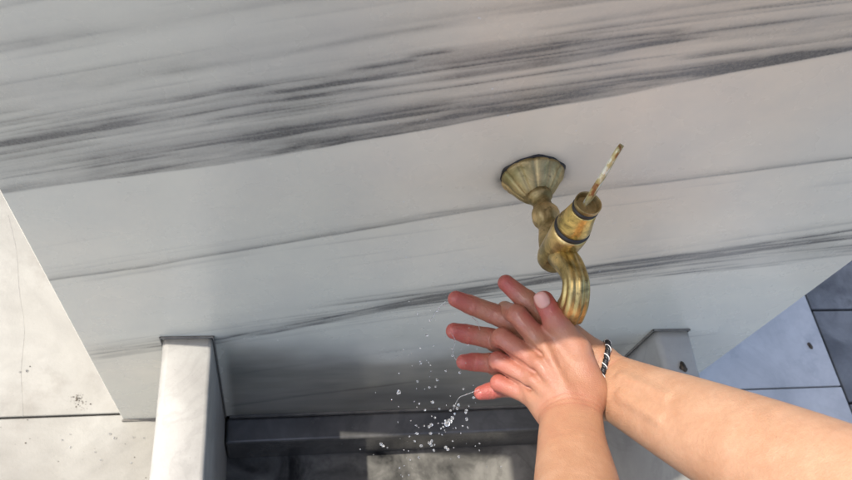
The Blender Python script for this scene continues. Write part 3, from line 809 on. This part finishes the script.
# bracelet: braided cord around the right wrist
bc = PX(603, 377, .697); ax = fd(w2, PX(645, 402, .652)); fr = frame(ax, up1)
bc = PX(598, 374, .697); f2 = make_sdf(A2)
fr = frame(fd(PX(592, 374, .690), PX(632, 387, .686)), up1); ax = fr[0]
NB = 240; AN = np.arange(NB)*2*math.pi/NB; DR = np.cos(AN)[:, None]*fr[1]+np.sin(AN)[:, None]*fr[2]
RS = np.linspace(.012, .05, 96); BR = np.full(NB, .05)
for q in range(NB):
    dd = f2(bc+DR[q]*RS[:, None]); w_ = np.where(dd > .0016)[0]; BR[q] = RS[w_[0]] if len(w_) else .05
for _ in range(6): BR = np.maximum(BR, (np.roll(BR, 3)+np.roll(BR, -3))/2)
def loop(phase, k, amp, rx, ry, N=240, rad=.0015):
    pts = []
    for i in range(N):
        a = 2*math.pi*i/N; ph = k*a+phase
        pts.append(bc+DR[i]*(BR[i]+amp*math.cos(ph))+ax*amp*1.25*math.sin(ph))
    bm = bmesh.new(); rings = []
    for i in range(N):
        t = pts[(i+1) % N]-pts[i-1]; t /= np.linalg.norm(t); n_ = fr[1]*math.cos(2*math.pi*i/N)+fr[2]*math.sin(2*math.pi*i/N)
        n_ = n_-t*(n_@t); n_ /= np.linalg.norm(n_); b_ = np.cross(t, n_)
        rings.append([bm.verts.new(Vector((pts[i]+rad*(n_*math.cos(q*math.pi/4)+b_*math.sin(q*math.pi/4))).tolist())) for q in range(8)])
    for i in range(N):
        for q in range(8): bm.faces.new((rings[i][q], rings[i][(q+1) % 8], rings[(i+1) % N][(q+1) % 8], rings[(i+1) % N][q]))
    return mesh_of(bm)
rx, ry = .0335, .0245
br = link_mesh('bracelet', loop(0, 34, .0010, rx, ry, rad=.0016), M_CORDB, person)
tag(br, 'thin black and silver braided cord bracelet')
link_mesh('cord', loop(2.1, 34, .0011, rx, ry, rad=.0015), M_CORDB, br)
link_mesh('cord', loop(4.2, 17, .0021, rx, ry, rad=.0006), M_CORDW, br)

# ------------------------------------------------------------------ water
rng = np.random.RandomState(5)
def drop_mesh(seed, stretch=1.25):
    bm = bmesh.new(); bmesh.ops.create_icosphere(bm, subdivisions=3, radius=1)
    for v in bm.verts:
        nn = mnoise.noise(v.co*1.3+Vector((seed*7.1, 0, 0)))*.28; v.co *= 1+nn; v.co.z *= stretch
    return mesh_of(bm)
DM = [drop_mesh(i, 1.0+.15*i) for i in range(5)]
for d in DM: d.materials.append(M_WATER); d.polygons.foreach_set('use_smooth', [True]*len(d.polygons))
def drop(p, r, label, cat, grp, rot=0):
    o = bpy.data.objects.new('water_drop', DM[rng.randint(5)]); SC.collection.objects.link(o)
    o.location = p; o.scale = (r, r, r*rng.uniform(.9, 1.3)); o.rotation_euler = (rng.uniform(-.5, .5), rng.uniform(-.5, .5), rot)
    return tag(o, label, cat, grp)
FL = 'clear water drop falling through the air below the fingers'
raw8 = [(103,10,10),(95,18,6),(210,75,4),(238,108,4),(280,65,8),(317,102,5),(293,148,5),(375,110,5),(395,85,5),(412,98,8),(420,80,8),(460,112,7),(456,122,5),(462,155,6),(468,200,5),(358,180,15),(372,166,13),(385,150,9),(350,165,6),(262,196,9),(273,186,9),(235,192,4),(310,178,3),(325,205,4),(405,203,4),(440,192,4),(197,232,6),(270,232,8),(315,233,3),(157,248,4),(185,272,5),(262,282,9),(276,272,8),(272,292,8),(290,293,4),(218,298,7),(288,323,6),(350,306,8),(362,316,9),(388,272,4),(420,355,8),(5,288,9),(16,298,8),(207,362,5),(160,373,4),(152,325,3),(128,320,3),(500,40,6),(474,86,4),(398,128,4),(337,196,4),(345,215,3)]
raw7 = [(238,98,2),(232,133,3),(248,158,2),(218,198,3),(278,218,2.5),(257,240,2.5),(238,258,2.5),(210,243,2.5),(294,182,2.5),(312,222,3),(330,155,2),(344,152,2),(262,70,2),(250,84,1.5),(275,60,2),(298,145,2),(293,165,2),(214,297,2),(228,312,2),(253,256,1.6),(320,262,2.4),(322,208,2)]
cl = []
for x, y, r in raw8: cl.append((380+x/5.333, 390+y/5.333, r/5.333))
for x, y, r in raw7: cl.append((330+x/2.4, 280+y/2.4, r/2.4))
for x, y, r in cl:
    dep = rng.uniform(.70, .77); drop(PX(x, y, dep), max(r*.85 if r > 1.4 else r, .62)*dep/FPX*1.1, FL, 'water drop', 'water drops falling from the hands')
for i in range(85):      # fine spray around the same fall
    y = rng.uniform(300, 478); x = rng.normal(436-(y-315)*.07, 24+(y-315)*.08); dep = rng.uniform(.68, .80)
    drop(PX(x, y, dep), rng.uniform(.0003, .0008), FL, 'water drop', 'water drops falling from the hands')
# thin threads of water still joined to the fingers
def thread(pts, r, label):
    P = catmull(pts, 8); n = len(P); R_ = [r*(.55+.6*abs(math.sin(i*1.1))*rng.rand()+.15) for i in range(n)]
    return tag(link_mesh('water_thread', mesh_of(sweep([Vector(p) for p in P], R_, 10, up=(.3, .2, .9))), M_WATER), label, 'water')
thread([PX(480, 389, .708), PX(468, 394, .71), PX(460, 397, .712), PX(456, 403, .715), PX(453, 410, .718)], .0004, 'thin thread of water trailing from the little finger tip')
thread([PX(446, 301, .71), PX(440, 306, .712), PX(434, 315, .714), PX(430, 322, .716)], .0004, 'thin thread of water leaving the index fingertip')
thread([PX(452, 334, .708), PX(455, 341, .708), PX(453, 352, .71), PX(456, 360, .712)], .0005, 'thin thread of water hanging between the middle and ring fingertips')
thread([PX(472, 317, .708), PX(477, 322, .708), PX(480, 330, .71)], .0005, 'thin thread of water between the index and middle fingers')
thread([PX(556, 309, .680), PX(560, 317, .683), PX(566, 321, .686), PX(574, 322, .686)], .0012, 'water spilling from the spout mouth onto the thumb')
for x, y in ((27,371),(110,434),(115,438),(70,434),(70,447),(95,452),(133,437),(20,372),(144,438),(131,463),(62,440),(101,460)):
    p = onZ(x, y, .0006); drop(p, rng.uniform(.0010, .0020), 'tiny splashed water drop on the sunlit paving left of the fountain', 'water drop', 'splashed drops on the left paving')
